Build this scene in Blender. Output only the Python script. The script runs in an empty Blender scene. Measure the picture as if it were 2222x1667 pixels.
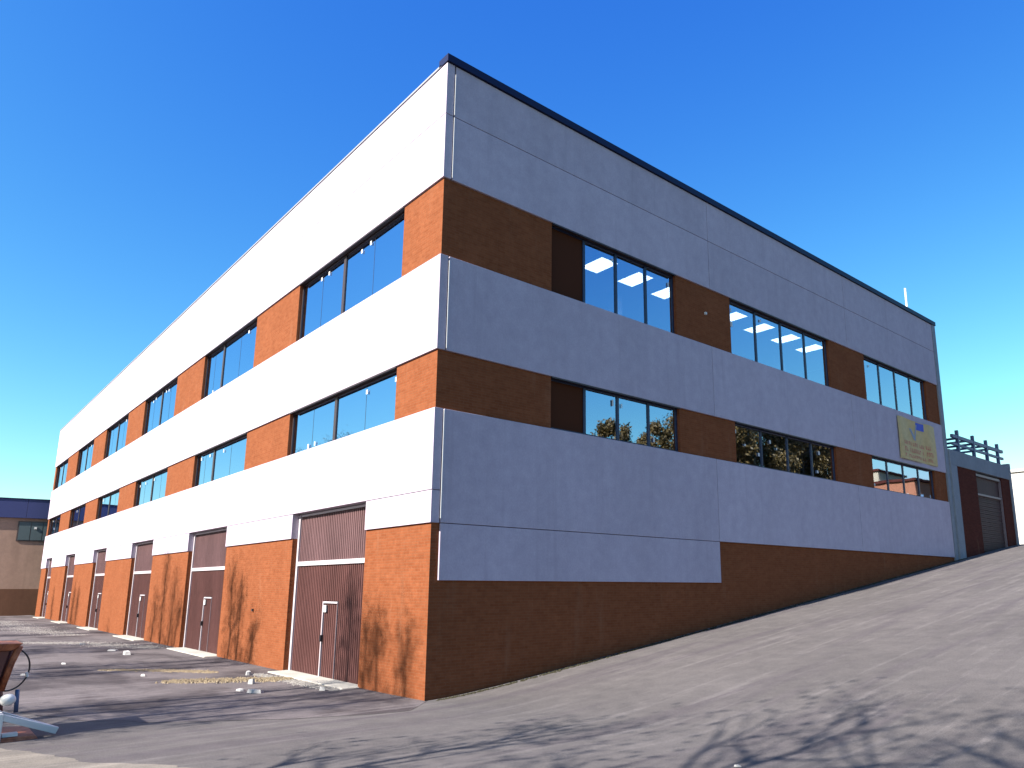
import bpy, bmesh, math, random
from mathutils import Vector, Matrix, noise
R = math.radians
rnd = random.Random(7)
sc = bpy.context.scene
col = sc.collection

# ------------------------------------------------------------------ camera
cam = bpy.data.cameras.new('camera'); co = bpy.data.objects.new('camera', cam); col.objects.link(co)
sc.camera = co
cam.sensor_width = 36; cam.lens = 1600.94 / 2222 * 36
cam.shift_x = -(1219.13 - 1111) / 2222
cam.shift_y = (944.70 - 833.5) / 2222
cam.clip_end = 3000
PITCH, YAW, ROLL = .20289, .848656, .00196
fw = Vector((-math.sin(YAW)*math.cos(PITCH), math.cos(YAW)*math.cos(PITCH), math.sin(PITCH)))
rt = Vector((math.cos(YAW), math.sin(YAW), 0)); up = rt.cross(fw)
r2 = rt*math.cos(ROLL) + up*math.sin(ROLL); u2 = -rt*math.sin(ROLL) + up*math.cos(ROLL)
M = Matrix((r2, u2, -fw)).transposed().to_4x4(); M.translation = Vector((13.967, -8.4985, 2.3926))
co.matrix_world = M

# ------------------------------------------------------------------ light
SUN_EL, SUN_AZ = R(36), R(2.0)       # light travels towards +y, a touch towards +x
w = bpy.data.worlds.new('World'); sc.world = w; w.use_nodes = True
nt = w.node_tree; N = nt.nodes; K = nt.links
bg = N['Background']
sky = N.new('ShaderNodeTexSky'); sky.sky_type = 'NISHITA'; sky.sun_disc = False
sky.sun_elevation = SUN_EL; sky.sun_rotation = R(180) + SUN_AZ
sky.air_density = 1.0; sky.dust_density = .6; sky.ozone_density = 1.5
sep = N.new('ShaderNodeSeparateColor'); cmb = N.new('ShaderNodeCombineColor')
K.new(sky.outputs[0], sep.inputs[0])
for i, (ex, s, top_) in enumerate(((1.95, .35, 8.6), (1.40, .90, 8.9), (.52, 3.3, 9.2))):     # the print's saturated blue
    p = N.new('ShaderNodeMath'); p.operation = 'POWER'; p.inputs[1].default_value = ex
    m = N.new('ShaderNodeMath'); m.operation = 'MULTIPLY'; m.inputs[1].default_value = s
    K.new(sep.outputs[i], p.inputs[0]); K.new(p.outputs[0], m.inputs[0]); 
    q = N.new('ShaderNodeMath'); q.operation = 'MINIMUM'; q.inputs[1].default_value = top_
    K.new(m.outputs[0], q.inputs[0]); K.new(q.outputs[0], cmb.inputs[i])
K.new(cmb.outputs[0], bg.inputs[0]); bg.inputs[1].default_value = .05
sl = bpy.data.lights.new('sun', 'SUN'); sl.energy = 5; sl.angle = R(.5); sl.color = (1, .93, .82)
so = bpy.data.objects.new('sun', sl); col.objects.link(so)
Ld = Vector((math.sin(SUN_AZ)*math.cos(SUN_EL), math.cos(SUN_AZ)*math.cos(SUN_EL), -math.sin(SUN_EL)))
so.rotation_euler = Ld.to_track_quat('-Z', 'Y').to_euler()
sc.view_settings.view_transform = 'Standard'; sc.view_settings.look = 'None'
sc.view_settings.exposure = 1.6; sc.view_settings.gamma = 1
sc.cycles.max_bounces = 8; sc.cycles.transparent_max_bounces = 12

# ------------------------------------------------------------------ helpers
def link(o, parent=None):
    col.objects.link(o)
    if parent: o.parent = parent
    return o
def tag(o, label=None, cat=None, group=None, kind=None):
    if label: o['label'] = label
    if cat: o['category'] = cat
    if group: o['group'] = group
    if kind: o['kind'] = kind
    return o
def empty(name, loc, label, cat, group=None):
    o = bpy.data.objects.new(name, None); o.location = loc; col.objects.link(o)
    return tag(o, label, cat, group)
class MB:
    def __init__(s): s.v = []; s.f = []; s.mi = []; s.m = 0
    def box(s, x0, x1, y0, y1, z0, z1):
        if x0 > x1: x0, x1 = x1, x0
        if y0 > y1: y0, y1 = y1, y0
        b = len(s.v)
        s.v += [(x0,y0,z0),(x1,y0,z0),(x1,y1,z0),(x0,y1,z0),(x0,y0,z1),(x1,y0,z1),(x1,y1,z1),(x0,y1,z1)]
        for f in ((0,3,2,1),(4,5,6,7),(0,1,5,4),(1,2,6,5),(2,3,7,6),(3,0,4,7)):
            s.f.append(tuple(b+i for i in f)); s.mi.append(s.m)
        return s
    def hexa(s, pts):
        b = len(s.v); s.v += [tuple(p) for p in pts]
        for f in ((0,3,2,1),(4,5,6,7),(0,1,5,4),(1,2,6,5),(2,3,7,6),(3,0,4,7)):
            s.f.append(tuple(b+i for i in f)); s.mi.append(s.m)
        return s
    def poly(s, pts):
        b = len(s.v); s.v += [tuple(p) for p in pts]; s.f.append(tuple(range(b, b+len(pts)))); s.mi.append(s.m); return s
    def tube(s, pts, rad, n=8, cap=True):
        if not hasattr(rad, '__len__'): rad = [rad]*len(pts)
        P = [Vector(p) for p in pts]; rings = []
        t0 = (P[1]-P[0]).normalized()
        a = Vector((0,0,1)) if abs(t0.z) < .9 else Vector((1,0,0))
        for i, p in enumerate(P):
            t = (P[min(i+1, len(P)-1)] - P[max(i-1, 0)]).normalized()
            x = a - t*a.dot(t)
            x.normalize(); a = x; y = t.cross(x)
            b = len(s.v); rings.append(b)
            for k in range(n):
                q = 2*math.pi*k/n
                s.v.append(tuple(p + (x*math.cos(q)+y*math.sin(q))*rad[i]))
        for i in range(len(P)-1):
            for k in range(n):
                s.f.append((rings[i]+k, rings[i]+(k+1)%n, rings[i+1]+(k+1)%n, rings[i+1]+k)); s.mi.append(s.m)
        if cap:
            s.f.append(tuple(rings[0]+k for k in reversed(range(n)))); s.mi.append(s.m)
            s.f.append(tuple(rings[-1]+k for k in range(n))); s.mi.append(s.m)
        return s
    def build(s, name, mats, parent=None, bevel=0, smooth=False, origin=None):
        me = bpy.data.meshes.new(name)
        if not isinstance(mats, (list, tuple)): mats = [mats]
        v = s.v
        if origin: v = [(a-origin[0], b-origin[1], c-origin[2]) for a, b, c in v]
        me.from_pydata(v, [], s.f)
        for m in mats: me.materials.append(m)
        if len(mats) > 1: me.polygons.foreach_set('material_index', s.mi)
        if smooth: me.polygons.foreach_set('use_smooth', [True]*len(me.polygons))
        me.update()
        o = bpy.data.objects.new(name, me)
        if origin: o.location = origin
        link(o, parent)
        if bevel:
            b = o.modifiers.new('bevel', 'BEVEL'); b.width = bevel; b.segments = 2; b.limit_method = 'ANGLE'
        return o

# ------------------------------------------------------------------ materials
def mat(name, color=(.5,.5,.5), rough=.7, metal=0, spec=.5):
    m = bpy.data.materials.new(name); m.use_nodes = True
    b = m.node_tree.nodes['Principled BSDF']
    b.inputs['Base Color'].default_value = (*color, 1); b.inputs['Roughness'].default_value = rough
    b.inputs['Metallic'].default_value = metal; b.inputs['Specular IOR Level'].default_value = spec
    return m
class G:      # small node-graph writer
    def __init__(s, m): s.m = m; s.t = m.node_tree; s.b = s.t.nodes['Principled BSDF']
    def n(s, typ, **kw):
        o = s.t.nodes.new(typ)
        for k, v in kw.items():
            if isinstance(k, str) and k.startswith('i_'): o.inputs[k[2:].replace('_', ' ')].default_value = v
            else: setattr(o, k, v)
        return o
    def l(s, a, b): s.t.links.new(a, b)
    def coord(s, scale=(1,1,1), kind='Object'):
        c = s.n('ShaderNodeTexCoord'); m = s.n('ShaderNodeMapping'); m.inputs['Scale'].default_value = scale
        s.l(c.outputs[kind], m.inputs[0]); return m.outputs[0]
    def world(s, scale=(1,1,1), rot=(0,0,0)):
        c = s.n('ShaderNodeNewGeometry'); m = s.n('ShaderNodeMapping'); m.inputs['Scale'].default_value = scale
        m.inputs['Rotation'].default_value = rot
        s.l(c.outputs['Position'], m.inputs[0]); return m.outputs[0]
    def noise(s, vec, scale, detail=4, rough=.55, dist=0):
        o = s.n('ShaderNodeTexNoise'); o.inputs['Scale'].default_value = scale; o.inputs['Detail'].default_value = detail
        o.inputs['Roughness'].default_value = rough; o.inputs['Distortion'].default_value = dist
        s.l(vec, o.inputs['Vector']); return o.outputs[0]
    def ramp(s, fac, stops):
        o = s.n('ShaderNodeValToRGB'); e = o.color_ramp.elements
        while len(e) < len(stops): e.new(.5)
        for i, (p, c) in enumerate(stops):
            e[i].position = p; e[i].color = (*c, 1) if len(c) == 3 else c
        s.l(fac, o.inputs[0]); return o.outputs[0]
    def mix(s, fac, a, b, mode='MIX'):
        o = s.n('ShaderNodeMix', data_type='RGBA', blend_type=mode)
        for i, x in ((0, fac), (6, a), (7, b)):
            if isinstance(x, (int, float)): o.inputs[i].default_value = x
            elif isinstance(x, tuple): o.inputs[i].default_value = (*x, 1)
            else: s.l(x, o.inputs[i])
        return o.outputs[2]
    def bump(s, h, strength, dist=.01):
        o = s.n('ShaderNodeBump'); o.inputs['Strength'].default_value = strength; o.inputs['Distance'].default_value = dist
        s.l(h, o.inputs['Height']); s.l(o.outputs[0], s.b.inputs['Normal']); return o
    def rand(s): return s.n('ShaderNodeObjectInfo').outputs['Random']
    def wallvec(s):      # (x+y, z) in metres
        c = s.n('ShaderNodeNewGeometry'); sp = s.n('ShaderNodeSeparateXYZ'); cm = s.n('ShaderNodeCombineXYZ')
        a = s.n('ShaderNodeMath'); a.operation = 'ADD'
        s.l(c.outputs['Position'], sp.inputs[0]); s.l(sp.outputs[0], a.inputs[0]); s.l(sp.outputs[1], a.inputs[1])
        s.l(a.outputs[0], cm.inputs[0]); s.l(sp.outputs[2], cm.inputs[1]); return cm.outputs[0]

def brick_mat(name, c1, c2, mortar):
    m = mat(name, rough=.9, spec=.05); g = G(m); v = g.wallvec()
    b = g.n('ShaderNodeTexBrick'); g.l(v, b.inputs['Vector'])
    b.inputs['Color1'].default_value = (*c1, 1); b.inputs['Color2'].default_value = (*c2, 1); b.inputs['Mortar'].default_value = (*mortar, 1)
    b.inputs['Scale'].default_value = 1; b.inputs['Brick Width'].default_value = .25; b.inputs['Row Height'].default_value = .065
    b.inputs['Mortar Size'].default_value = .005; b.inputs['Mortar Smooth'].default_value = .2; b.inputs['Bias'].default_value = -.1
    n1 = g.noise(g.world(), .9, 5); n2 = g.noise(g.world(), 9, 4)
    n3 = g.noise(g.world((1.4,1.4,.22)), 1.6, 5, .6)
    c = g.mix(1.0, b.outputs[0], g.ramp(n1, [(.3, (.94,.93,.92)), (.7, (1.05,1.05,1.05))]), 'MULTIPLY')
    c = g.mix(1.0, c, g.ramp(n2, [(.3, (.88,.87,.86)), (.7, (1.08,1.08,1.08))]), 'MULTIPLY')
    c = g.mix(g.ramp(n3, [(.60, (0,0,0)), (.8, (.16,.16,.16))]), c, (.30,.19,.13))
    g.l(c, g.b.inputs['Base Color'])
    g.bump(b.outputs['Fac'], .5, -.006)
    return m
BRICK = brick_mat('brick_red_orange', (.192,.063,.028), (.164,.050,.021), (.18,.078,.042))
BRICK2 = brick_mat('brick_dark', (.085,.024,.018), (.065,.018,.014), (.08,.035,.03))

def concrete(name, base, var=.1):
    m = mat(name, rough=.85, spec=.1); g = G(m)
    n1 = g.noise(g.world((1,1,.35)), .8, 6, .6); n2 = g.noise(g.world(), 22, 5, .7); n3 = g.noise(g.world((2.5,2.5,.12)), 1.3, 5, .65)
    n4 = g.noise(g.world(), 3.2, 5, .6)
    lo = tuple(c*(1-var) for c in base); hi = tuple(c*(1+var*.5) for c in base)
    c = g.ramp(n1, [(.3, lo), (.7, hi)])
    c = g.mix(1.0, c, g.ramp(n2, [(.25, (.86,.86,.86)), (.75, (1.06,1.06,1.06))]), 'MULTIPLY')
    c = g.mix(1.0, c, g.ramp(n4, [(.3, (.90,.90,.91)), (.7, (1.04,1.04,1.03))]), 'MULTIPLY')
    c = g.mix(g.ramp(n3, [(.56, (0,0,0)), (.78, (.55,.55,.55))]), c, tuple(x*.70 for x in base))
    rr = g.n('ShaderNodeMapRange'); rr.inputs[3].default_value = .94; rr.inputs[4].default_value = 1.04
    g.l(g.rand(), rr.inputs[0])
    c = g.mix(1.0, c, rr.outputs[0], 'MULTIPLY')
    g.l(c, g.b.inputs['Base Color']); g.bump(n2, .25, .004)
    return m
PANEL = concrete('precast_white', (.43,.378,.465), .08)
STEP = concrete('pale_concrete', (.40,.38,.35), .2)
RENDER_W = concrete('white_render', (.45,.44,.43), .04)
RENDER_G = concrete('grey_render', (.30,.20,.155), .16)
PLINTH = concrete('brown_plinth', (.11,.055,.035), .2)
LBAND = concrete('light_band', (.22,.25,.30), .1)

def glass_mat(name, tint=(.10,.14,.20), refl=(.62,.80,1.0), fac=.62):
    m = bpy.data.materials.new(name); m.use_nodes = True; t = m.node_tree; t.nodes.clear()
    out = t.nodes.new('ShaderNodeOutputMaterial'); mx = t.nodes.new('ShaderNodeMixShader')
    tr = t.nodes.new('ShaderNodeBsdfTransparent'); tr.inputs[0].default_value = (*tint, 1)
    gl = t.nodes.new('ShaderNodeBsdfGlossy'); gl.inputs['Roughness'].default_value = .015; gl.inputs['Color'].default_value = (*refl, 1)
    fr = t.nodes.new('ShaderNodeFresnel'); fr.inputs[0].default_value = 1.5
    a = t.nodes.new('ShaderNodeMath'); a.operation = 'MULTIPLY_ADD'; a.inputs[1].default_value = 1-fac; a.inputs[2].default_value = fac
    ge = t.nodes.new('ShaderNodeNewGeometry'); no = t.nodes.new('ShaderNodeTexNoise'); no.inputs['Scale'].default_value = .7; no.inputs['Detail'].default_value = 1
    bu = t.nodes.new('ShaderNodeBump'); bu.inputs['Strength'].default_value = .12; bu.inputs['Distance'].default_value = .02
    t.links.new(ge.outputs['Position'], no.inputs['Vector']); t.links.new(no.outputs[0], bu.inputs['Height']); t.links.new(bu.outputs[0], gl.inputs['Normal'])
    bf = t.nodes.new('ShaderNodeMath'); bf.operation = 'SUBTRACT'; bf.inputs[0].default_value = 1; t.links.new(ge.outputs['Backfacing'], bf.inputs[1])
    fm = t.nodes.new('ShaderNodeMath'); fm.operation = 'MULTIPLY'; t.links.new(a.outputs[0], fm.inputs[0]); t.links.new(bf.outputs[0], fm.inputs[1])
    t.links.new(fr.outputs[0], a.inputs[0]); t.links.new(fm.outputs[0], mx.inputs[0])
    t.links.new(tr.outputs[0], mx.inputs[1]); t.links.new(gl.outputs[0], mx.inputs[2]); t.links.new(mx.outputs[0], out.inputs[0])
    return m
GLASS_S = glass_mat('coated_glass_front', (.40,.46,.60), (.54,.70,1.0), .74)
GLASS_E = glass_mat('coated_glass_side', (.80,.88,.95), (.66,.78,1.0), .55)
PANE_BROWN = mat('opaque_brown_pane', (.060,.020,.010), .6, 0, .03)  # opaque brown; the pane's dark reflected tone is put into the colour
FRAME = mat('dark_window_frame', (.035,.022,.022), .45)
FRAME_B = mat('dark_blue_frame', (.012,.02,.055), .4)
ALU = mat('light_door_frame', (.46,.42,.46), .4, .1)
COPING = mat('navy_coping', (.006,.010,.045), .5, 0, .2)
COPING_L = mat('grey_coping', (.30,.31,.34), .45, .3)
SEAL = mat('galvanised_strip', (.5,.5,.52), .4, 0)
NAVY = mat('navy_fascia', (.012,.020,.10), .55)
INTER = mat('interior_plaster', (.35,.35,.36), .9)
TEAL = mat('teal_shutter', (.04,.062,.07), .5)
WHITE = mat('white_paint', (.55,.55,.54), .5)
STK = mat('white_paper', (.5,.5,.5), .6)
FOAM = mat('white_foam', (.34,.335,.34), .8)
BLACK = mat('black_rubber', (.02,.02,.025), .5)
STEEL = mat('blue_grey_steel', (.06,.10,.20), .5)
ROOF_GLOW = bpy.data.materials.new('rooflight_glow'); ROOF_GLOW.use_nodes = True
b_ = ROOF_GLOW.node_tree.nodes['Principled BSDF']; b_.inputs['Base Color'].default_value = (.8,.8,.8,1)
b_.inputs['Emission Color'].default_value = (.95,1,1,1); b_.inputs['Emission Strength'].default_value = 1.5  # glow stands in for daylight through the rooflights

def sheet_metal(name, c):
    m = mat(name, c, .6, 0, .15); g = G(m)
    n = g.noise(g.world((1,1,.3)), 1.2, 5); n2 = g.noise(g.world((6,6,1)), 3, 4)
    cc = g.mix(1.0, g.ramp(n, [(.3, tuple(x*.82 for x in c)), (.7, tuple(x*1.15 for x in c))]), g.ramp(n2, [(.3, (.85,.85,.85)), (.7, (1.1,1.1,1.1))]), 'MULTIPLY')
    g.l(cc, g.b.inputs['Base Color']); return m
DIM = mat('dull_frame', (.16,.13,.15), .5)
DOOR_LO = sheet_metal('maroon_sheet', (.082,.036,.034))
DOOR_UP = sheet_metal('mauve_sheet', (.115,.066,.070))
DOOR_GREY = sheet_metal('grey_brown_sheet', (.055,.030,.034))

# ground materials
def asphalt(name, base, streak, rot=0, dark=(.07,.06,.07), lo=.5, hi=.68, sc_=(1.5,.10,1)):
    m = mat(name, rough=.9, spec=.2); g = G(m)
    n1 = g.noise(g.world((1,1,1)), .22, 6, .6); n2 = g.noise(g.world((1,1,1)), 60, 3, .8); n3 = g.noise(g.world(sc_, (0,0,rot)), 1.0, 6, .6, .4)
    n4 = g.noise(g.world((3.2,.22,1), (0,0,rot)), 1.2, 6, .65); n5 = g.noise(g.world(), 2.2, 6, .7)
    c = g.ramp(n1, [(.3, tuple(x*.84 for x in base)), (.7, tuple(x*1.12 for x in base))])
    c = g.mix(g.ramp(n3, [(lo, (0,0,0)), (hi, (streak,)*3)]), c, dark)
    c = g.mix(g.ramp(n4, [(.53, (0,0,0)), (.68, (.6,.6,.6))]), c, tuple(min(1, x*1.5) for x in base))
    c = g.mix(1.0, c, g.ramp(n5, [(.3, (.82,.82,.83)), (.7, (1.12,1.11,1.10))]), 'MULTIPLY')
    c = g.mix(1.0, c, g.ramp(n2, [(.25, (.50,.50,.50)), (.75, (1.45,1.45,1.45))]), 'MULTIPLY')
    g.l(c, g.b.inputs['Base Color']); g.bump(n2, .6, .01)
    return m
ROAD = asphalt('dusty_road', (.099,.090,.091), .6)
PALE = asphalt('pale_concrete_slab', (.18,.160,.140), .6, 0, (.10,.09,.087))
YARD = asphalt('yard_asphalt', (.112,.098,.103), .8, 0, (.032,.026,.030), .46, .62, (.30,.55,1))
EARTH = asphalt('low_bounce_earth', (.035,.032,.018), .3, 0, (.02,.022,.010))  # out-of-view ground kept near black to cut bounce on the side wall

# ------------------------------------------------------------------ ground
def sp(t, k): 
    t /= k
    return k*(t if t > 30 else math.log1p(math.exp(t)))
def gh(x, y):
    r = .13*(sp(y-.5, .6) - sp(y-38, 1.5))
    s = .055*(sp(x-1, 1.5) - sp(x-30, 3))
    return r + s
def sheet(name, xs, ys, m, dz, kind='structure', mask=None):
    me = bpy.data.meshes.new(name); v = [(x, y, gh(x, y)+dz) for y in ys for x in xs]; f = []
    nx = len(xs)
    for j in range(len(ys)-1):
        for i in range(nx-1):
            if mask and not mask((xs[i]+xs[i+1])/2, (ys[j]+ys[j+1])/2): continue
            a = j*nx+i; f.append((a, a+1, a+nx+1, a+nx))
    me.from_pydata(v, [], f); me.materials.append(m)
    me.polygons.foreach_set('use_smooth', [True]*len(f)); me.update()
    o = bpy.data.objects.new(name, me); link(o); o['kind'] = kind; return o
def rng(a, b, st): 
    n = max(1, round((b-a)/st)); return [a+(b-a)*i/n for i in range(n+1)]
fine_x = rng(-70, -12, 2)[:-1] + rng(-12, 40, .5)
fine_y = rng(-60, -12, 2)[:-1] + rng(-12, 60, .5)
gx = [-900,-500,-300,-180,-110] + fine_x + [50,70,110,200,400,900]
gy = [-900,-500,-250,-120,-80] + fine_y + [75,100,150,220,400,900]
sheet('ground', gx, gy, EARTH, -.012)
sheet('road', [x for x in fine_x if x <= 15], [y for y in fine_y if -40 <= y <= 58], ROAD, 0, 'structure', lambda x, y: x > -.2 or y < .2)  # stops short out of view so less light bounces onto the side wall
# yard with an irregular edge towards the road
def edged(name, edge, mat_, dz, far, amp=1.0):
    P = []
    pts = []
    for (a, b), (c, d) in zip(edge, edge[1:]):
        L = math.hypot(c-a, d-b); n = max(1, int(L/.12)) if a > -22 else 12
        for k in range(n):
            t = k/n; x = a+(c-a)*t; y = b+(d-b)*t
            q = noise.noise(Vector((x*1.3, y*1.3, 3)))*.35 + noise.noise(Vector((x*5, y*5, 1)))*.12
            q *= amp; pts.append((x+q*.5, y+q))
    bm = bmesh.new()
    low = [bm.verts.new((x, y, gh(x, y)+dz)) for x, y in pts]
    hi = []
    for x, y in pts:
        xx, yy = far(x, y); hi.append(bm.verts.new((xx, yy, gh(xx, yy)+dz)))
    rows = [low]
    for k in range(1, 12):
        t = k/12; rows.append([bm.verts.new((a.co.x*(1-t)+b.co.x*t, a.co.y*(1-t)+b.co.y*t, gh(a.co.x*(1-t)+b.co.x*t, a.co.y*(1-t)+b.co.y*t)+dz)) for a, b in zip(low, hi)])
    rows.append(hi)
    for r0, r1 in zip(rows, rows[1:]):
        for i in range(len(pts)-1):
            bm.faces.new((r0[i], r0[i+1], r1[i+1], r1[i]))
    bmesh.ops.recalc_face_normals(bm, faces=bm.faces)
    for f in bm.faces: f.smooth = True
    if sum(f.normal.z for f in bm.faces) < 0: bmesh.ops.reverse_faces(bm, faces=bm.faces)
    me = bpy.data.meshes.new(name); bm.to_mesh(me); bm.free(); me.materials.append(mat_)
    o = bpy.data.objects.new(name, me); link(o); o['kind'] = 'structure'
edged('yard_paving', [(-64,-7.4),(-40,-7.4),(-20,-7.3),(-10,-7.2),(-5,-6.7),(-2.2,-5.6),(-.9,-4.3),(.1,-2.9),(.7,-1.5),(.75,-.7)], YARD, .006, lambda x, y: (min(x, .06), .03))
edged('concrete_pavement', [(-64,-7.75),(-30,-7.7),(-10,-7.6),(-3,-7.35),(0,-6.95),(2.2,-6.1),(3.9,-5.2),(5.2,-4.7),(6.3,-5.2),(7,-7.0)], PALE, .012, lambda x, y: (x, -13.0), .7)

# ------------------------------------------------------------------ main building
Z_WB, Z_B1B, Z_B1T, Z_B2B, Z_B2T, Z_TOP, Z_DT, Z_PB = 3.77, 6.36, 7.73, 10.07, 12.05, 15.18, 4.49, 2.53
XE, YE = -59.6, 28.55
TH = .30; BR = .05           # wall thickness; brick set back from the panel face
bld = empty('industrial_building', (0,0,0), 'large three-storey warehouse block banded in white concrete panels and orange-red brick, corner nearest the viewer', 'building')
def P(mb, name, m, **k): return mb.build(name, m, bld, **k)
G_ = .008
lwin = [(-8.70,-1.92),(-18.85,-12.59),(-29.19,-23.04),(-39.05,-33.04),(-48.91,-43.09),(-58.94,-53.25)]
ldoor = [(-7.74,-3.09),(-18.34,-13.69),(-28.13,-23.97),(-37.95,-34.29),(-47.85,-44.21),(-56.97,-54.15)]
rwin = [(3.47,8.61),(11.44,17.95),(20.86,26.93)]
# front (south) facade brick
def piers(a, b, holes):
    out = []; c = a
    for h0, h1 in sorted(holes):
        if h0 > c: out.append((c, h0))
        c = h1
    if b > c: out.append((c, b))
    return out
for z0, z1, holes in ((-.3, Z_WB, ldoor), (Z_B1B, Z_B1T, lwin), (Z_B2B, Z_B2T, lwin)):
    for a, b in piers(XE, 0-BR, holes):
        P(MB().box(a, b, BR, TH, z0, z1), 'brick_pier', BRICK)
# right (east) facade brick
for z0, z1, holes in ((-.3, Z_PB, []), (Z_B1B, Z_B1T, rwin), (Z_B2B, Z_B2T, rwin)):
    for a, b in piers(TH, YE-.35, holes):
        P(MB().box(-TH, -BR, a, b, z0, z1), 'brick_pier', BRICK)
P(MB().box(-TH, -BR, 10.30, YE-.35, Z_PB, Z_WB).box(-TH, -BR, TH, 10.3, Z_PB, Z_WB), 'brick_wall', BRICK)
# concrete panels: front
def panel(x0, x1, y0, y1, z0, z1):
    P(MB().box(x0, x1, y0, y1, z0, z1), 'concrete_panel', PANEL, bevel=.006)
joints = [0, -10.3, -21.0, -31.1, -41.1, -51.1, XE]
def fpanels(z0, z1, js):
    for a, b in zip(js, js[1:]): panel(b+G_, a-(G_ if a else 0), 0, .22, z0+G_, z1-G_)
fpanels(Z_TOP-1.42, Z_TOP, joints); fpanels(Z_B2T, Z_TOP-1.42, joints)
fpanels(Z_B1T, Z_B2B, joints)
fpanels(Z_DT, Z_B1B, joints)
ps = piers(XE, 0, ldoor)
for a, b in ps: panel(a+(G_ if a > XE+1 else 0), b-(G_ if b < 0 else 0), 0, .22, Z_WB, Z_DT-G_)
# concrete panels: side
rj = [.25, 10.30, 19.40, YE-.36]
for z0, z1 in ((Z_TOP-1.42, Z_TOP), (Z_B2T, Z_TOP-1.42), (Z_B1T, Z_B2B), (Z_WB, Z_B1B)):
    for a, b in zip(rj, rj[1:]): panel(-.22, 0, a+G_, b-G_, z0+G_, z1-G_)
panel(-.049, 0, .25+G_, 10.30-G_, Z_PB, Z_WB-G_)
P(MB().box(-TH, .03, YE-.35, YE, -.3, Z_TOP-.004), 'corner_pilaster', LBAND, bevel=.01)
# light-catching joint strips at the near corner
for z0, z1 in ((Z_B2T+.05, Z_TOP-1.45), (Z_TOP-1.38, Z_TOP-.25), (Z_B1T+.05, Z_B2B-.12), (Z_WB+.1, Z_B1B-.04)):
    P(MB().box(0, .022, .238, .262, z0, z1), 'joint_strip', SEAL)
# backing walls behind panels (inside face) + floors, ceiling, inner walls
mb = MB()
for z0, z1 in ((Z_DT, Z_B1B), (Z_B1T, Z_B2B), (Z_B2T, Z_TOP)):
    mb.box(XE, -.23, .23, TH, z0, z1); mb.box(-TH, -.23, TH+.004, YE-.36, z0, z1)
P(mb, 'inner_lining', INTER)
P(MB().box(XE+.3, -TH-.01, TH+.01, YE-.4, 5.7, 6.0), 'floor_slab', INTER)
P(MB().box(XE+.3, -TH-.01, TH+.01, YE-.4, 9.3, 9.6), 'floor_slab', INTER)
P(MB().box(XE+.3, -TH-.01, TH+.01, YE-.4, 14.2, 14.4), 'ceiling', INTER)
P(MB().box(XE, -TH-.01, YE+.0, YE+.25, -.2, Z_TOP-.01), 'rear_wall', BRICK)
P(MB().box(XE-.0, XE+.28, TH+.01, YE, -.2, Z_TOP-.01), 'end_wall', BRICK)
P(MB().box(XE+.3, -TH-.01, TH+.01, YE-.01, Z_TOP-.35, Z_TOP-.2), 'roof', LBAND)
for y in (6, 12, 18, 24):
    for x in (-6, -14, -22): P(MB().box(x-.2, x+.2, y-.2, y+.2, 6.0, 14.2), 'column', INTER)
P(MB().box(XE, -.25, -.03, .32, Z_TOP, Z_TOP+.05), 'coping', COPING_L)
P(MB().box(-.35, .06, -.03, YE+.05, Z_TOP+.004, Z_TOP+.20), 'coping', COPING)
# rooflights, built as glowing panels in place of daylight
for y in (9.45, 11.40, 13.35, 15.4, 17.6, 19.75, 21.95, 24.15):
    z = 14.2
    f = MB()
    for a in (-.62, .57): f.box(-4.32+a, -4.32+a+.05, y-.47, y+.47, z-.10, z)
    for a in (-.47, .42): f.box(-4.32-.57, -4.32+.57, y+a, y+a+.05, z-.10, z)
    fo = P(f, 'glowing_rooflight', WHITE)
    MB().box(-4.32-.57, -4.32+.57, y-.42, y+.42, z-.09, z-.005).build('glow_panel', ROOF_GLOW, fo)
# windows -----------------------------------------------------------------
SETB = .18
def stickers(win, pts, south):
    for a, z, w_, h_ in pts:
        if south: MB().box(a-w_, a+w_, SETB-.034, SETB-.030, z-h_, z+h_).build('sticker', STK, win)
        else: MB().box(-SETB+.030, -SETB+.034, a-w_, a+w_, z-h_, z+h_).build('sticker', STK, win)
def window_s(x0, x1, z0, z1, mullions, thin=(), st=()):
    f = MB(); t = .05
    f.box(x0, x1, SETB-.03, SETB+.05, z1-t, z1); f.box(x0, x1, SETB-.03, SETB+.05, z0, z0+t)
    f.box(x0, x0+t, SETB-.03, SETB+.05, z0+t, z1-t); f.box(x1-t, x1, SETB-.03, SETB+.05, z0+t, z1-t)
    for m_ in mullions: f.box(m_-.075, m_+.075, SETB-.03, SETB+.05, z0+t, z1-t)
    for m_ in thin: f.box(m_-.004, m_+.004, SETB-.004, SETB+.05, z0+t, z1-t)
    f.box(x0, x1, SETB-.10, SETB-.035, z0-.01, z0+.02)
    win = P(f, 'window', FRAME)
    P(MB().box(x0, x1, .004, SETB+.06, z1+.002, z1+.0075).box(x0, x1, .004, .012, z1-.03, z1+.001), 'soffit_shade_strip', FRAME)  # added dark strip, stands in for shade under the concrete band
    cuts = sorted([x0+t, x1-t] + list(mullions) + list(thin))
    for a, b in zip(cuts, cuts[1:]):
        w = [.075 if c in mullions else .005 if c in thin else 0 for c in (a, b)]
        MB().box(a+w[0], b-w[1], SETB, SETB+.012, z0+t, z1-t).build('pane', GLASS_S, win)
    stickers(win, st, True)
    return win
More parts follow.
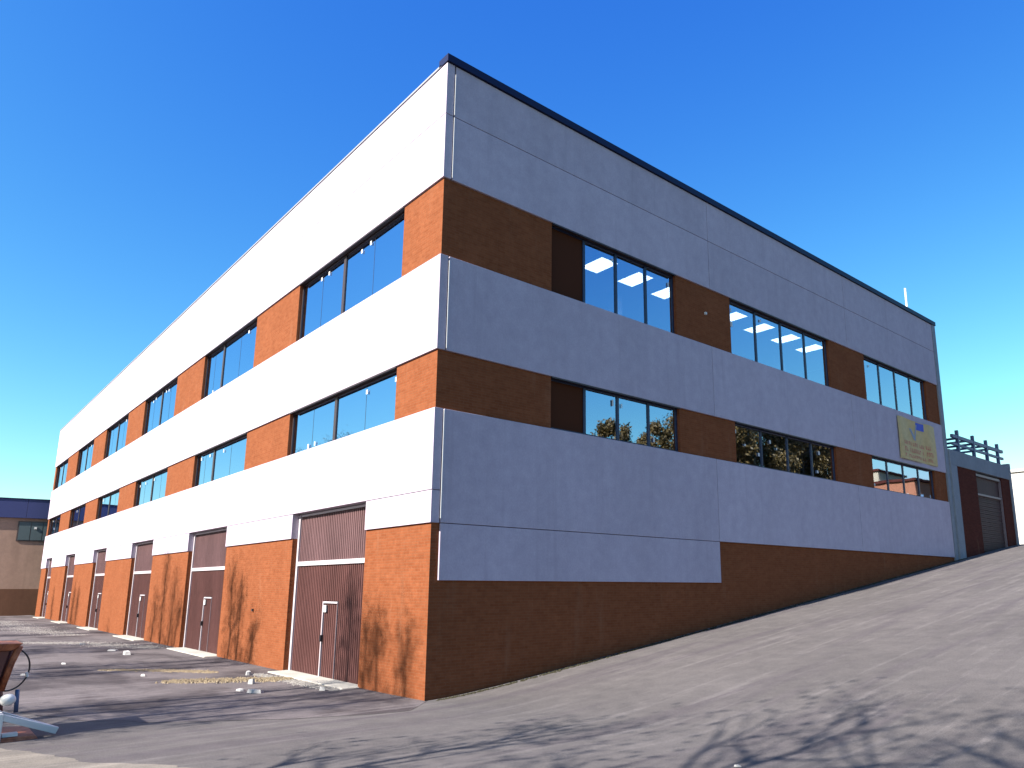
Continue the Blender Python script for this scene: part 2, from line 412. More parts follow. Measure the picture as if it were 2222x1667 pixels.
for i, (a, b) in enumerate(lwin):
    for z0, z1, lo in ((Z_B2B, Z_B2T, 0), (Z_B1B, Z_B1T, 1)):
        w_ = b-a; mid = a + w_*(.475 if i == 0 else .5)
        mid = {0: -5.58, 1: -16.6}.get(i, mid)
        thin = [(a+mid)/2, (mid+b)/2]
        s_ = []
        if i < 3:
            for q in ([.22,.30,.62,.70] if not lo else [.74,.97] if i == 0 else [.1,.28,.55]):
                s_.append((a+w_*q, z1-.22-rnd.random()*.1, .045, .06))
            if lo and i == 0: s_ += [(a+w_*.2, z0+.14, .05, .07), (a+w_*.27, z0+.16, .04, .06)]
            if not lo and i == 1: s_ = [(a+w_*.82, z1-.25, .05, .06), (a+w_*.2, z0+.16, .05, .07)]
        else:
            s_.append((a+w_*(.15+.7*rnd.random()), z1-.25, .05, .07))
        win = window_s(a, b, z0, z1, [mid], thin, s_)
def window_e(y0, y1, z0, z1, n, st=(), dark=()):
    f = MB(); t = .06; X = -SETB
    f.box(X-.05, X+.03, y0, y1, z1-t, z1); f.box(X-.05, X+.03, y0, y1, z0, z0+t)
    f.box(X-.05, X+.03, y0, y0+t, z0+t, z1-t); f.box(X-.05, X+.03, y1-t, y1, z0+t, z1-t)
    cuts = [y0+(y1-y0)*k/n for k in range(n+1)]; cuts[0] += t; cuts[-1] -= t
    for c in cuts[1:-1]: f.box(X-.05, X+.03, c-.045, c+.045, z0+t, z1-t)
    win = P(f, 'window', FRAME_B)
    P(MB().box(-SETB-.06, -.004, y0, y1, z1+.002, z1+.0075).box(-.012, -.004, y0, y1, z1-.03, z1+.001), 'soffit_shade_strip', FRAME)  # same added shade strip above the side windows
    for k, (a, b) in enumerate(zip(cuts, cuts[1:])):
        o = MB().box(X-.012, X, a+(.045 if k else 0), b-(.045 if k < n-1 else 0), z0+t, z1-t).build('pane', PANE_BROWN if k in dark else GLASS_E, win)
        if k in dark: o['label'] = 'opaque dark brown pane next to the blue ones'
    stickers(win, st, False)
for i, (a, b) in enumerate(rwin):
    w_ = b-a
    up_st = [[(a+w_*.47, 11.75, .03, .06), (a+w_*.955, 11.7, .03, .08)], [(a+w_*.03, 11.7, .03, .07), (a+w_*.03, 11.2, .06, .09), (a+w_*.3, 11.75, .04, .05)], [(a+w_*.1, 11.7, .03, .05)]][i]
    lo_st = [[(a+w_*.46, 7.45, .03, .09), (a+w_*.53, 7.42, .02, .06), (a+w_*.79, 6.62, .035, .07)],
             [(a+.12, 7.45, .06, .06), (a+w_*.33, 7.35, .05, .06), (a+w_*.1, 7.05, .035, .04), (a+w_*.22, 6.82, .05, .06), (a+w_*.39, 7.15, .035, .04), (a+w_*.83, 7.35, .06, .07), (a+w_*.8, 6.62, .06, .05)],
             [(a+.25, 6.55, .05, .05)]][i]
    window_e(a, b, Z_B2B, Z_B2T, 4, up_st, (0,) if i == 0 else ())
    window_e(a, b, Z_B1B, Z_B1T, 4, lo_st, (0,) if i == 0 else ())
# doors -------------------------------------------------------------------
def ribbed(x0, x1, z0, z1, y, m, parent, name):
    f = MB(); f.box(x0, x1, y, y+.05, z0, z1)
    n = max(2, int((x1-x0)/.11)); s_ = (x1-x0)/n
    for k in range(n):
        c = x0+(k+.5)*s_
        f.hexa([(c-.035,y-.001,z0+.01),(c+.035,y-.001,z0+.01),(c+.035,y+.02,z0+.01),(c-.035,y+.02,z0+.01),
                (c-.035,y-.001,z1-.01),(c+.035,y-.001,z1-.01),(c+.035,y+.02,z1-.01),(c-.035,y+.02,z1-.01)])
        f.v[-8] = (c-.022, y-.022, z0+.01); f.v[-7] = (c+.022, y-.022, z0+.01); f.v[-4] = (c-.022, y-.022, z1-.01); f.v[-3] = (c+.022, y-.022, z1-.01)
    return f.build(name, m, parent)
D = .26
for i, (a, b) in enumerate(ldoor):
    f = MB(); H = Z_DT-.02; y0, y1 = D-.06, D+.06
    f.box(a+.004, a+.11, y0, y1, 0.0, H); f.box(b-.08, b-.004, y0, y1, 0.0, H)
    f.box(a+.11, b-.08, y0, y1, 2.98, 3.10); f.box(a+.11, b-.08, y0+.02, y1, H-.06, H)
    door = P(f, 'industrial_door', ALU)
    ribbed(a+.11, b-.08, 3.10, H-.06, D, DOOR_UP, door, 'upper_panel')
    wl = a + (b-a)*.435; wr = wl+.86
    ribbed(a+.11, wl-.035, .02, 2.98, D, DOOR_LO, door, 'door_leaf')
    ribbed(wr+.03, b-.08, .02, 2.98, D, DOOR_LO, door, 'door_leaf')
    ribbed(wl-.03, wr+.025, 2.02, 2.98, D, DOOR_LO, door, 'door_leaf')
    wf = MB().box(wl-.03, wl+.012, D-.04, D+.03, .02, 2.0).box(wl+.03, wr+.012, D-.04, D+.03, 1.955, 2.0)
    MB().box(wr-.01, wr+.012, D-.032, D+.03, .02, 1.938).build('door_edge', DIM, door)
    MBw = wf.build('wicket_frame', ALU, door)
    wd = ribbed(wl+.035, wr-.015, .04, 1.93, D+.005, DOOR_LO, door, 'wicket_door')
    MB().box(wl+.05, wl+.09, D-.10, D-.02, .95, 1.12).build('handle', BLACK, door)
    MB().box(wl+.08, wl+.24, D-.06, D-.025, 1.72, 1.90).build('notice', STK, door)
    P(MB().box(a-.02, b+.08, -.38, D, -.05, .055), 'door_step', STEP, bevel=.02)
    P(MB().box(b-.085, b+.0, D-.11, D-.062, 1.86, 2.10), 'junction_box', STK)
    P(MB().box(a+.004, b-.004, TH+.04, TH+.08, -.2, Z_DT), 'backing_board', BLACK)
# small fittings on the brick
P(MB().box(-10.55, -10.47, .0, .05, 1.62, 1.70), 'wall_lamp', BLACK)
P(MB().box(-.05, .01, 10.02, 10.1, 11.1, 11.18), 'wall_lamp', STK)
P(MB().tube([(-1,28.0,Z_TOP-.3),(-1,28.0,17.35)], .05, 8), 'antenna_mast', WHITE)
P(MB().box(-1.06,-.94,27.94,28.06,Z_TOP-.25,Z_TOP+.35), 'mast_bracket', STEEL)

# ------------------------------------------------------------------ banner
BAN = mat('faded_yellow_vinyl', (.66,.56,.30), .6); g = G(BAN)
n = g.noise(g.world((1,2,3)), 1.5, 5, .6)
g.l(g.ramp(n, [(.3, (.42,.30,.13)), (.7, (.54,.38,.17))]), g.b.inputs['Base Color'])
BLUE = mat('banner_blue', (.02,.05,.45), .6); RED = mat('banner_red', (.50,.12,.10), .6); GREYB = mat('banner_grey', (.22,.26,.36), .6)
ban = empty('banner', (.02, 25.2, 7.9), 'faded yellow banner with blue square and red lettering hung on the concrete band', 'banner')
def banpt(u, v, d=0):       # u 0..1 along y, v 0..1 up
    y = 23.35+3.85*u; zt = 9.80+.03*math.sin(u*9); z = 7.92 + (zt-7.92)*v
    x = .035+.02*math.sin(u*7+v*3)+.015*math.sin(u*17)+d
    return (x-ban.location.x, y-ban.location.y, z-ban.location.z)
def bansheet(name, u0, u1, v0, v1, m, d, n1=14, n2=8, parent=ban, thick=.004):
    b = MB()
    for i in range(n1):
        for j in range(n2):
            a0, a1 = u0+(u1-u0)*i/n1, u0+(u1-u0)*(i+1)/n1; c0, c1 = v0+(v1-v0)*j/n2, v0+(v1-v0)*(j+1)/n2
            b.poly([banpt(a0,c0,d), banpt(a1,c0,d), banpt(a1,c1,d), banpt(a0,c1,d)])
    o = b.build(name, m, parent); s = o.modifiers.new('s', 'SOLIDIFY'); s.thickness = thick; return o
cloth = bansheet('cloth', 0, 1, 0, 1, BAN, 0, 30, 12)
bansheet('blue_mark', .46, .68, .80, .98, BLUE, .006, 4, 3, ban, .002)
tk = MB()
for (u0, v0, u1, v1, w_) in ((.30, .78, .40, .52, .05), (.40, .52, .46, .92, .028)):
    for k in range(6):
        t0, t1 = k/6, (k+1)/6
        ua, va, ub, vb = u0+(u1-u0)*t0, v0+(v1-v0)*t0, u0+(u1-u0)*t1, v0+(v1-v0)*t1
        tk.poly([banpt(ua,va,.008), banpt(ub,vb,.008), banpt(ub+w_,vb,.008), banpt(ua+w_,va,.008)])
tk.build('tick_mark', GREYB, ban)
rl = MB()
for row, (vv, hh) in enumerate(((.36, .09), (.20, .10), (.07, .07))):
    u = .12
    while u < .86:
        w_ = rnd.choice((.022, .03, .038))
        if rnd.random() < .82:
            k = rnd.random()
            rl.poly([banpt(u,vv,.009), banpt(u+.012,vv,.009), banpt(u+.012,vv+hh,.009), banpt(u,vv+hh,.009)])
            if k < .7: rl.poly([banpt(u+.012,vv+hh*(.75 if k<.35 else 0),.009), banpt(u+w_,vv+hh*(.75 if k<.35 else 0),.009), banpt(u+w_,vv+hh*(1 if k<.35 else .25),.009), banpt(u+.012,vv+hh*(1 if k<.35 else .25),.009)])
        u += w_+.016
rl.build('lettering', RED, ban)

# ------------------------------------------------------------------ lower building uphill (right)
b2 = empty('brick_annex', (0, 29, 3.9), 'low brick building uphill past the warehouse end, with grey shutter door and pale parapet band', 'building')
o2 = (0, 29, 3.9)
def Q(mb, name, m, parent=None, **k):
    mb.v = [(x-o2[0], y-o2[1], z-o2[2]) for x, y, z in mb.v]
    return mb.build(name, m, parent or b2, **k)
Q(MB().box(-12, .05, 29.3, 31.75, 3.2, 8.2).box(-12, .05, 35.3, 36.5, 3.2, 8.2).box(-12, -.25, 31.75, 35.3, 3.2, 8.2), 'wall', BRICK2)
Q(MB().box(-12, .09, 28.57, 36.5, 8.2, 8.95), 'parapet', LBAND, bevel=.01)
Q(MB().box(-.3, .10, 28.56, 29.29, 3.4, 8.19), 'corner_post', LBAND)
Q(MB().box(-.2, .11, 36.5, 36.75, 3.4, 9.1), 'corner_post', LBAND)
dd = Q(MB().box(-.12, .0, 31.75, 31.85, 4.2, 8.05).box(-.12, .0, 35.2, 35.3, 4.2, 8.05).box(-.12, -.02, 31.85, 35.2, 7.0, 7.1).box(-.12, 0, 31.85, 35.2, 7.98, 8.1), 'shutter_door', DIM)
lv = MB()
for k in range(28): lv.box(-.14, -.10+(.015 if k % 2 else 0), 31.85, 35.2, 4.2+k*.1, 4.2+(k+1)*.1-.01)
Q(lv, 'door_leaf', DOOR_GREY, dd)
Q(MB().box(-.14, -.10, 31.85, 35.2, 7.1, 7.98), 'upper_panel', DOOR_GREY, dd)
for x in (.02, -2.2):
    for y in (29.9, 31.9, 33.7, 35.3): Q(MB().box(x-.07, x+.07, y-.07, y+.07, 8.95, 10.05), 'steel_post', STEEL)
    Q(MB().box(x-.06, x+.06, 29.2, 36.0, 9.62, 9.78), 'steel_beam', STEEL)
    Q(MB().box(x-.05, x+.05, 29.2, 36.0, 9.25, 9.37), 'steel_beam', STEEL)
for y in (30.2, 31.3, 32.4, 33.5, 34.6): Q(MB().box(-2.14, -.04, y-.05, y+.05, 9.66, 9.76), 'cross_bar', STEEL)
Q(MB().hexa([(-2.2,29.3,9.0),(-2.1,29.3,9.0),(-2.1,29.4,9.0),(-2.2,29.4,9.0),(-2.2,31.8,9.7),(-2.1,31.8,9.7),(-2.1,31.9,9.7),(-2.2,31.9,9.7)]), 'brace', STEEL)
# white building far uphill
wb = empty('white_building', (-10, 78, 4.3), 'sunlit white building beyond the hill crest at the far end of the road', 'building')
def Wb(mb, n_, m, parent=None, **k):
    mb.v = [(x+10, y-78, z-4.3) for x, y, z in mb.v]; return mb.build(n_, m, parent or wb, **k)
Wb(MB().box(-34, 1, 78, 92, 3.5, 14.3), 'wall', RENDER_W)
Wb(MB().box(-34.2, 1.2, 77.8, 92.2, 14.3, 14.6), 'roof', RENDER_W)
for x in (-3.2, -6.6, -16, -20, -25, -30):
    for z in (6.2, 9.8):
        f = Wb(MB().box(x-.06, x+1.56, 77.94, 78.0, z-.06, z+1.36), 'window', WHITE)
        Wb(MB().box(x, x+1.5, 77.93, 77.939, z, z+1.3), 'pane', GLASS_S, f)

# ------------------------------------------------------------------ wing at the far left
wg = empty('neighbouring_warehouse', (-62, 0, 0), 'grey-brown warehouse with navy roof fascia closing the far left end of the yard', 'building')
wg.rotation_euler.z = R(-12)
def Wg(mb, n_, m, parent=None, **k):
    mb.v = [(x+62, y, z) for x, y, z in mb.v]; return mb.build(n_, m, parent or wg, **k)
Wg(MB().box(-84, -62, -46, 0-.02, 2.15, 7.95).box(-84, -62, -.02, 4, 2.15, 7.95), 'wall', RENDER_G)
Wg(MB().box(-84, -61.95, -46, 4, -.1, 2.15), 'plinth', PLINTH)
y = -46
while y < 3.9:
    Wg(MB().box(-84.2, -61.75, y+.01, min(y+3.2, 4)-.01, 7.95, 9.50), 'fascia_panel', NAVY, bevel=.01); y += 3.2
Wg(MB().box(-84.2, -61.70, -46, 4, 9.50, 9.58), 'coping', COPING)
for y in (-1.62, -9.5, -17.5, -25.5):
    f = Wg(MB().box(-62.0, -61.93, y-.08, y+2.6, 6.05, 7.70), 'window', FRAME)
    for k in range(3): Wg(MB().box(-61.928, -61.90, y+.02+k*.84, y+.80+k*.84, 6.15, 7.62), 'shutter', TEAL, f)
Wg(MB().box(-61.95, -61.82, -.55, -.37, 7.06, 7.24), 'wall_lamp', STK)

# ------------------------------------------------------------------ buildings across the street (seen in the side windows)
def block(x, y, w_, d_, h, m, label):
    z = gh(x, y)-.3
    e = empty('apartment_block', (x, y, z), label, 'building')
    def U(mb, n_, mm, p=None):
        return mb.build(n_, mm, p or e)
    U(MB().box(-w_/2, w_/2, -d_/2, d_/2, 0, h), 'wall', m)
    U(MB().box(-w_/2-.3, w_/2+.3, -d_/2-.3, d_/2+.3, h, h+.35), 'roof', BRICK2)
    k = 1.2
    while k+1.5 < h:
        xx = -w_/2+1
        while xx+1.4 < w_/2:
            f = U(MB().box(xx, xx+1.4, -d_/2-.04, -d_/2, k, k+1.5), 'window', WHITE)
            U(MB().box(xx+.1, xx+1.3, -d_/2-.05, -d_/2-.041, k+.1, k+1.4), 'pane', GLASS_S, f); xx += 3
        yy = -d_/2+1
        while yy+1.4 < d_/2:
            f = U(MB().box(-w_/2-.04, -w_/2, yy, yy+1.4, k, k+1.5), 'window', WHITE)
            U(MB().box(-w_/2-.05, -w_/2-.041, yy+.1, yy+1.3, k+.1, k+1.4), 'pane', GLASS_S, f); yy += 3
        k += 3
TERRA = concrete('terracotta_render', (.34,.14,.08), .1); CREAM = concrete('cream_render', (.45,.38,.27), .1)
block(33, 96, 10, 8, 10.4, TERRA, 'terracotta apartment block mirrored in the left panes of the far lower side window')
block(42, 106, 9, 9, 13.6, CREAM, 'cream apartment block mirrored in the middle of the far lower side window')
block(53, 118, 8, 9, 15.0, TERRA, 'tall terracotta apartment block mirrored just right of the cream one')

# ------------------------------------------------------------------ trees
BARK = mat('bark', (.10,.075,.055), .9); g = G(BARK); g.l(g.ramp(g.noise(g.world((6,6,1)), 3, 5), [(.3,(.07,.05,.04)),(.7,(.15,.12,.09))]), g.b.inputs['Base Color'])
LEAF = mat('dark_leaf', (.06,.07,.02), .6); g = G(LEAF)
g.l(g.ramp(g.noise(g.world(), 1.2, 4), [(.3,(.06,.042,.010)),(.7,(.17,.105,.025))]), g.b.inputs['Base Color'])
def tree(x, y, h, rad, label, group, leaves, leaf, bare, seed, scat, base=.25, spread=1.0, lvl=4):
    r_ = random.Random(seed); z0 = gh(x, y)
    e = empty('tree', (x, y, z0), label, 'tree', group)
    tb = MB(); tips = []
    tr = h*.014+.03
    def branch(p, d, L, r0, depth):
        n = 4; pts = [p]; rr = [r0]; q = p.copy(); dd_ = d.copy()
        for k in range(n):
            dd_ = (dd_ + Vector((r_.uniform(-1,1), r_.uniform(-1,1), r_.uniform(-.5,.9)))*.16).normalized()
            q = q + dd_*(L/n); pts.append(q.copy()); rr.append(r0*(1-.6*(k+1)/n))
        tb.tube(pts, rr, 5 if depth < 2 else 3, False)
        if depth >= lvl: tips.append(q); return
        m_ = 3 if depth < 3 else 3
        for k in range(m_):
            t = r_.uniform(.45, 1); i = min(int(t*n), n-1); s_ = pts[i].lerp(pts[i+1], t*n-i)
            side = Vector((r_.uniform(-1,1), r_.uniform(-1,1), r_.uniform(-.2,.6))).normalized()
            nd = (dd_*.75 + side*.8*spread).normalized()
            branch(s_, nd, L*r_.uniform(.5,.72), max(r0*.42, .008), depth+1)
        tips.append(q)
    top = Vector((0,0,h)); tp = [Vector((0,0,-.2))]; tw = [tr*1.3]
    for k in range(1, 8):
        tp.append(Vector((r_.uniform(-1,1)*.02*h*(k/8), r_.uniform(-1,1)*.02*h*(k/8), h*.97*k/7))); tw.append(tr*(1-.88*k/7))
    tb.tube(tp, tw, 7, False)
    nb = int(h*2.0)
    for k in range(nb):
        t = base+(1-base)*(k+.5)/nb; z = t*h; ph = k*2.4+r_.uniform(-.5,.5)
        env = (math.sin(math.pi*min(1, max(.02, (t-base)/(1-base)))**.75))**.6
        i = min(int(z/(h*.97)*7), 6); fr = z/(h*.97)*7-i; p = tp[i].lerp(tp[min(i+1,7)], max(0,min(1,fr)))
        L = rad*env*r_.uniform(.55,1.0)+.15
        up_ = .55 if spread >= 1 else 1.3
        branch(p, Vector((math.cos(ph), math.sin(ph), up_)).normalized(), L*(.62 if spread != 1.0 else .85), tr*(.35 if spread != 1.0 else .5)*(1-t*.6), 2)
    t_ = tb.build('trunk', BARK, e)
    if not bare and leaves:
        vs, fs = [], []
        for k in range(leaves):
            c = r_.choice(tips) + Vector((r_.gauss(0,.16), r_.gauss(0,.16), r_.gauss(0,.2)))*max(.5, rad*.5)*scat
            a = Vector((r_.gauss(0,1), r_.gauss(0,1), r_.gauss(0,1))).normalized(); b_2 = a.orthogonal().normalized(); c2 = a.cross(b_2)
            s_ = leaf*r_.uniform(.6,1.3); i = len(vs)
            vs += [tuple(c+b_2*s_), tuple(c+c2*s_*.45), tuple(c-b_2*s_), tuple(c-c2*s_*.45)]; fs.append((i,i+1,i+2,i+3))
        me = bpy.data.meshes.new('crown'); me.from_pydata(vs, [], fs); me.materials.append(LEAF)
        link(bpy.data.objects.new('crown', me), e)
    return e
YT = -17.0
gs = 'slender trees along the yard edge, throwing shadows on the front wall'
cast = [(-3.9, 14.9, 1.0, 'slender tree whose shadow falls across the right edge of the nearest loading door'),
        (-3.0, 14.2, .9, 'slender tree shading the brick just right of the nearest loading door'),
        (-2.0, 14.3, 1.0, 'slender tree shading the middle of the corner brick pier'),
        (-.9, 13.9, .8, 'slender tree shading the brick right at the building corner'),
        (-12.7, 15.5, .95, 'slender tree with shadow tip on the left of the pier between first and second doors'),
        (-11.5, 15.0, .7, 'slender tree with shadow tip mid pier between first and second doors'),
        (-10.5, 14.0, .8, 'slender tree with the lowest shadow on the pier beside the nearest door'),
        (-22.6, 14.4, 1.2, 'slender tree with a low shadow on the pier beside the third door'),
        (-21.2, 16.1, 1.1, 'tallest slender tree, shading the pier between second and third doors'),
        (-20.0, 15.3, 1.2, 'slender tree shading the brick just left of the second door'),
        (-19.0, 14.3, 1.0, 'slender tree shading the left post of the second door'),
        (-41.6, 14.6, 1.0, 'slender tree shading the pier between fourth and fifth doors'),
        (-43.0, 14.9, 1.1, 'slender tree shading the edge of the fifth door'),
        (-31.8, 12.6, .8, 'short slender tree shading only the foot of the pier by the third door'),
        (-51.4, 14.0, 1.0, 'slender tree shading the last pier before the far end')]
for i, (x, h, r_, lb) in enumerate(cast):
    dy = rnd.uniform(-1.2, 1.2)
    tree(x-.035*17, YT+dy, h - dy*.72, r_*1.15, lb, gs, 5200, .055, False, 40+i, 3.0, .12, 1.2, 3)
gr = 'bare trees behind the viewpoint, throwing branch shadows on the road'
bare = [(4.6,-14.5,10.5,2.6),(8.2,-14.2,12,3.2),(10.8,-13.8,13,3.2),(13.4,-14.4,14.5,3.6),(16.2,-13.4,15,3.8),(19.2,-12.5,15.5,3.8)]
bl = ['bare tree throwing branch shadows at the bottom left of the road', 'bare tree throwing branch shadows left of the bottom middle', 'bare tree throwing branch shadows at the bottom middle',
      'tall bare tree throwing branch shadows right of the bottom middle', 'bare tree throwing branch shadows at the lower right', 'bare tree throwing branch shadows up the right edge of the road']
for i, (x, y, h, r_) in enumerate(bare):
    tree(x, y, h, r_, bl[i], gr, 700, .085, False, 90+i, 1.6, .28, 1.0, 4)
gt = 'dark trees across the road mirrored in the lower side windows'
mir = [(20.5, 26.8, 8.6, 2.2, 'rounded dark tree mirrored in the third pane of the near lower side window'), (21, 31.8, 8.8, 2.0, 'dark tree mirrored at the right edge of the near lower side window'), (20, 38.5, 11.3, 4.2, 'broad dark tree mirrored at the left of the middle lower side window'), (21, 44, 12.0, 4.6, 'dark tree mirrored just left of centre in the middle lower side window'),
       (19.5, 49.5, 11.6, 4.6, 'dark tree mirrored at the right half of the middle lower side window'), (21, 55.5, 11.6, 4.4, 'dark tree mirrored at the right end of the middle lower side window')]
for i, (x, y, h, r_, lb) in enumerate(mir):
    tree(x, y, h, r_, lb, gt, 42000 if r_ > 3 else 12000, .13, False, 140+i, 1.0, .12, 1.0, 3)

# ------------------------------------------------------------------ rusty site machine at the left edge
RUST = mat('rusty_orange', (.42,.13,.05), .7); g = G(RUST)
nn = g.noise(g.world(), 7, 6, .7); g.l(g.ramp(nn, [(.3,(.10,.03,.02)),(.5,(.26,.08,.035)),(.75,(.40,.16,.08))]), g.b.inputs['Base Color']); g.bump(nn, .3, .01)
DRUST = mat('dark_rust', (.10,.035,.03), .8)
mc = empty('site_machine', (-1.8, -7.0, 0), 'rusty red machine with looping dark hose and white A-shaped drawbar, cut by the left edge', 'machine')
def Mc(mb, n_, m, parent=None, **k):
    mb.v = [(x+1.8, y+7.0, z) for x, y, z in mb.v]; return mb.build(n_, m, parent or mc, **k)
Mc(MB().hexa([(-2.3,-8.4,1.36),(-1.3,-8.4,1.36),(-1.35,-6.95,1.36),(-2.2,-6.95,1.36),(-2.35,-8.4,1.50),(-1.25,-8.4,1.50),(-1.3,-6.82,1.47),(-2.25,-6.82,1.47)]), 'top_tray', RUST, bevel=.015)
Mc(MB().hexa([(-2.1,-8.3,.75),(-1.5,-8.3,.75),(-1.5,-7.08,.75),(-2.1,-7.08,.75),(-2.2,-8.3,1.36),(-1.4,-8.3,1.36),(-1.4,-6.98,1.36),(-2.2,-6.98,1.36)]), 'hopper', DRUST, bevel=.02)
Mc(MB().tube([(-1.42,-6.86,1.42),(-1.5,-6.93,1.15),(-1.6,-7.0,.72)], [.055,.05,.045], 8), 'strut', RUST, smooth=True)
Mc(MB().tube([(-2.1,-6.88,1.40),(-1.95,-7.0,.7)], .04, 8), 'strut', DRUST, smooth=True)
Mc(MB().tube([(-1.8,-7.05,.72),(-1.8,-7.0,.3)], .09, 10), 'column', DRUST, smooth=True)
hp = []
for k in range(25):
    t = k/24; a = R(100)-t*R(200)
    hp.append((-1.7+.05*math.sin(t*6), -6.92+.27*math.cos(a)*1.0, 1.03+.34*math.sin(a)))
Mc(MB().tube(hp, .013, 8), 'hose', BLACK, smooth=True)
Mc(MB().tube([(-1.69,-6.665,.90),(-1.69,-6.68,.97)], .024, 8), 'hose_clip', WHITE)
bm = bmesh.new(); bmesh.ops.create_icosphere(bm, subdivisions=3, radius=.11); bmesh.ops.scale(bm, vec=(1,1,.85), verts=bm.verts)
me = bpy.data.meshes.new('reservoir'); bm.to_mesh(me); bm.free(); me.materials.append(WHITE); me.polygons.foreach_set('use_smooth', [True]*len(me.polygons))
ob = link(bpy.data.objects.new('reservoir', me), mc); ob.location = (.72, .05, .62)
Mc(MB().tube([(-1.72,-6.77,.70),(-1.72,-6.75,.34)], .033, 10), 'guide_tube', STEEL, smooth=True)
Mc(MB().hexa([(-1.3,-7.09,.02),(-.78,-7.09,.02),(-.78,-7.0,.02),(-1.3,-7.0,.02),(-1.3,-7.09,.45),(-.78,-7.09,.45),(-.78,-7.0,.45),(-1.3,-7.0,.45)]), 'foot_post', WHITE, bevel=.01)
for x in (-1.25, -.83):
    Mc(MB().hexa([(x-.04,-7.0,.34),(x+.04,-7.0,.34),(-1.02+.035,-6.26,.04),(-1.02-.035,-6.26,.04),(x-.04,-7.0,.44),(x+.04,-7.0,.44),(-1.02+.035,-6.22,.14),(-1.02-.035,-6.22,.14)]), 'drawbar_arm', WHITE, bevel=.008)
Mc(MB().hexa([(-2.1,-7.6,.01),(-.7,-7.6,.01),(-.85,-6.5,.01),(-2.0,-6.5,.01),(-2.1,-7.6,.11),(-.7,-7.6,.11),(-.87,-6.54,.07),(-1.98,-6.54,.07)]), 'base_plate', RUST, bevel=.01)
Mc(MB().box(-1.0,-.86,-6.98,-6.78,.09,.14), 'label_plate', WHITE)
for y in (-8.1,): Mc(MB().tube([(-2.35,y,.3),(-1.15,y,.3)], .3, 18), 'wheel', BLACK)

# ------------------------------------------------------------------ loose material on the yard
SAND = mat('pale_sand', (.40,.31,.2), .95); g = G(SAND)
n1 = g.noise(g.world(), 9, 6, .75); g.l(g.ramp(n1, [(.3,(.12,.09,.06)),(.7,(.29,.23,.15))]), g.b.inputs['Base Color']); g.bump(n1, .8, .02)
DUST = mat('cement_dust', (.52,.48,.45), .95); g = G(DUST)
n1 = g.noise(g.world(), 7, 6, .75); g.l(g.ramp(n1, [(.3,(.13,.12,.115)),(.7,(.29,.27,.255))]), g.b.inputs['Base Color']); g.bump(n1, .8, .02)
def spill(name, pts, wid, hgt, m, label, seed):
    # a thin ragged strip of loose grains lying on the yard
    r_ = random.Random(seed); vs, fs = [], []
    L = [Vector((*p, 0)) for p in pts]; n = 2600
    for k in range(n):
        t = r_.random()*(len(L)-1); i = int(t); p = L[i].lerp(L[i+1], t-i); s_ = (L[i+1]-L[i]).normalized(); nn_ = Vector((-s_.y, s_.x, 0))
        w_ = wid*(.5+.5*math.sin(math.pi*t/(len(L)-1)))
        p = p + nn_*r_.gauss(0, w_*.4) + s_*r_.gauss(0,.05)
        q = r_.uniform(.008,.045); hh = hgt*r_.uniform(.3,1); b = len(vs); m_ = 6; a0 = r_.random()*6
        z = gh(p.x,p.y)+.006
        for j in range(m_):
            a = a0+2*math.pi*j/m_; rr = q*r_.uniform(.7,1.3); vs.append((p.x+math.cos(a)*rr, p.y+math.sin(a)*rr, z-.004))
        vs.append((p.x, p.y, z+hh))
        for j in range(m_): fs.append((b+j, b+(j+1)%m_, b+m_))
    me = bpy.data.meshes.new(name); me.from_pydata(vs, [], fs); me.materials.append(m); o = link(bpy.data.objects.new(name, me)); tag(o, label, {'sand': 'sand', 'grit': 'grit'}.get(name, 'dust'), kind='stuff')
spill('sand', [(-11.6,-3.75),(-10.6,-2.7),(-9.5,-1.85),(-8.8,-1.5)], .32, .035, SAND, 'thin tan streak of sand crossing the yard before the second door', 1)
spill('sand', [(-7.4,-3.1),(-6.9,-2.1),(-6.2,-1.0),(-5.8,-.5)], .5, .06, SAND, 'yellowish ridge of sand near the threshold of the nearest door', 2)
spill('cement_dust', [(-26,-4.2),(-24,-2.2),(-21,-1.2),(-19.0,-.6)], 1.0, .03, DUST, 'pale cement dust swept in front of the third door', 3)
spill('cement_dust', [(-52,-2.5),(-44,-3.0),(-36,-2.6),(-30,-1.6)], 1.6, .03, DUST, 'pale cement dust along the far end of the yard', 4)
spill('cement_dust', [(-7.6,-.75),(-6.0,-.62),(-4.0,-.55),(-3.0,-.5)], .28, .03, DUST, 'pale cement dust along the step of the nearest door', 5)
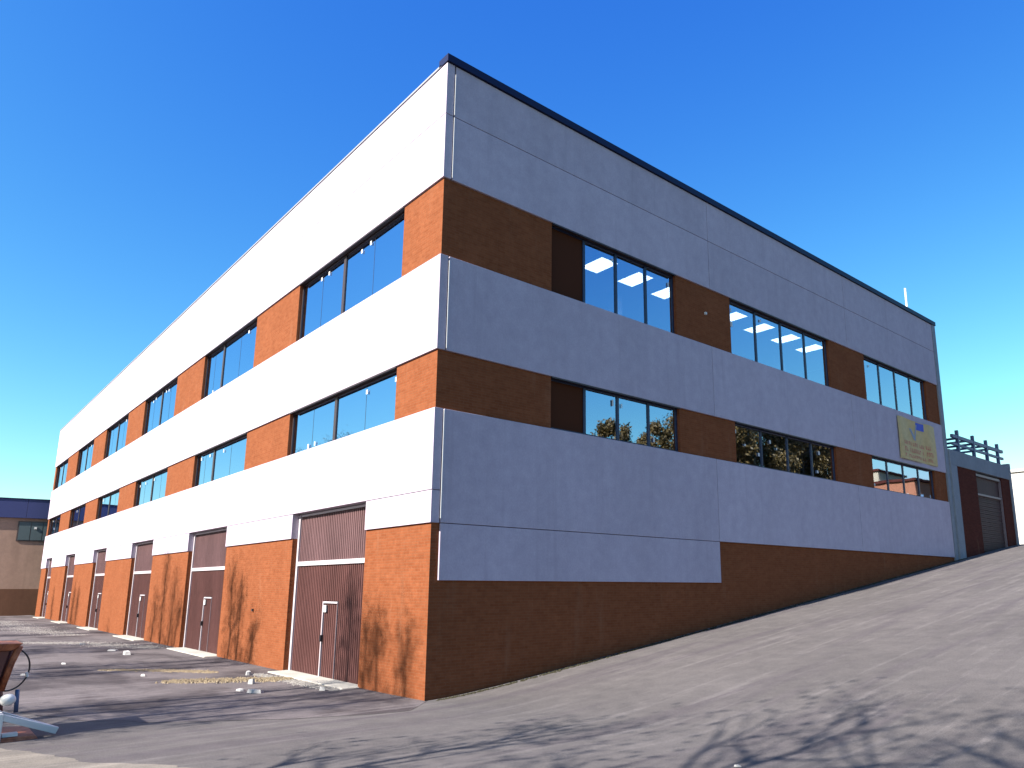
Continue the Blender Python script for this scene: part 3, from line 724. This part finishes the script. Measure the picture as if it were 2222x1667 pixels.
spill('grit', [(.16,.3),(.16,8),(.16,16),(.16,24),(.16,29)], .10, .03, EARTH, 'dark grit and dead leaves gathered along the foot of the side wall', 6)
def scrap(x, y, s_, hgt, label, ang):
    r_ = random.Random(int(x*100)); n = 6; vs = []
    for k in range(n):
        a = 2*math.pi*k/n; rr = s_*r_.uniform(.4,1.0); vs.append((math.cos(a)*rr*1.3, math.sin(a)*rr*.75))
    z = .0
    v = [(a, b, z) for a, b in vs] + [(a*.85, b*.85, hgt*r_.uniform(.6,1.2)) for a, b in vs]
    f = [tuple(range(n-1,-1,-1)), tuple(range(n,2*n))] + [(k,(k+1)%n,(k+1)%n+n,k+n) for k in range(n)]
    me = bpy.data.meshes.new('polystyrene_scrap'); me.from_pydata(v, [], f); me.materials.append(FOAM)
    o = link(bpy.data.objects.new('polystyrene_scrap', me)); o.location = (x, y, gh(x,y)+.006); o.rotation_euler.z = ang
    tag(o, label, 'scrap', 'white scraps littering the yard')
scrap(-16.77,-2.06,.24,.12,'largest white scrap out in the yard, facing the pier by the second door', .3)
scrap(-18.8,-2.1,.16,.05,'small flat white scrap just beyond the largest one', 1.2)
scrap(-4.54,-2.19,.15,.04,'flat white scrap, left of the pair on dark asphalt below the nearest door', .5)
scrap(-3.95,-2.0,.19,.07,'bright white scrap, right of the pair on dark asphalt below the nearest door', .9)
scrap(-7.58,-.97,.11,.10,'small upright white scrap beside the left post of the nearest door', 0)
scrap(-5.63,-1.55,.10,.11,'small white block standing between the sand ridge and the pair of scraps', .7)
scrap(-3.25,-.75,.10,.07,'small white block at the right end of the nearest door step', .2)
scrap(-11.57,-5.6,.12,.04,'small white scrap in the yard above the site machine', .4)
scrap(-14.3,-4.3,.10,.04,'tiny white scrap out in the open yard away from the doors', .4)
scrap(-9.2,-3.2,.09,.05,'tiny white scrap just below the tan streak of sand', .4)
scrap(8.66,-1.2,.035,.02,'single white speck on the foreground road', .4)
scrap(-23.2,-2.4,.2,.06,'white scrap in the dust before the third door', 1.4)
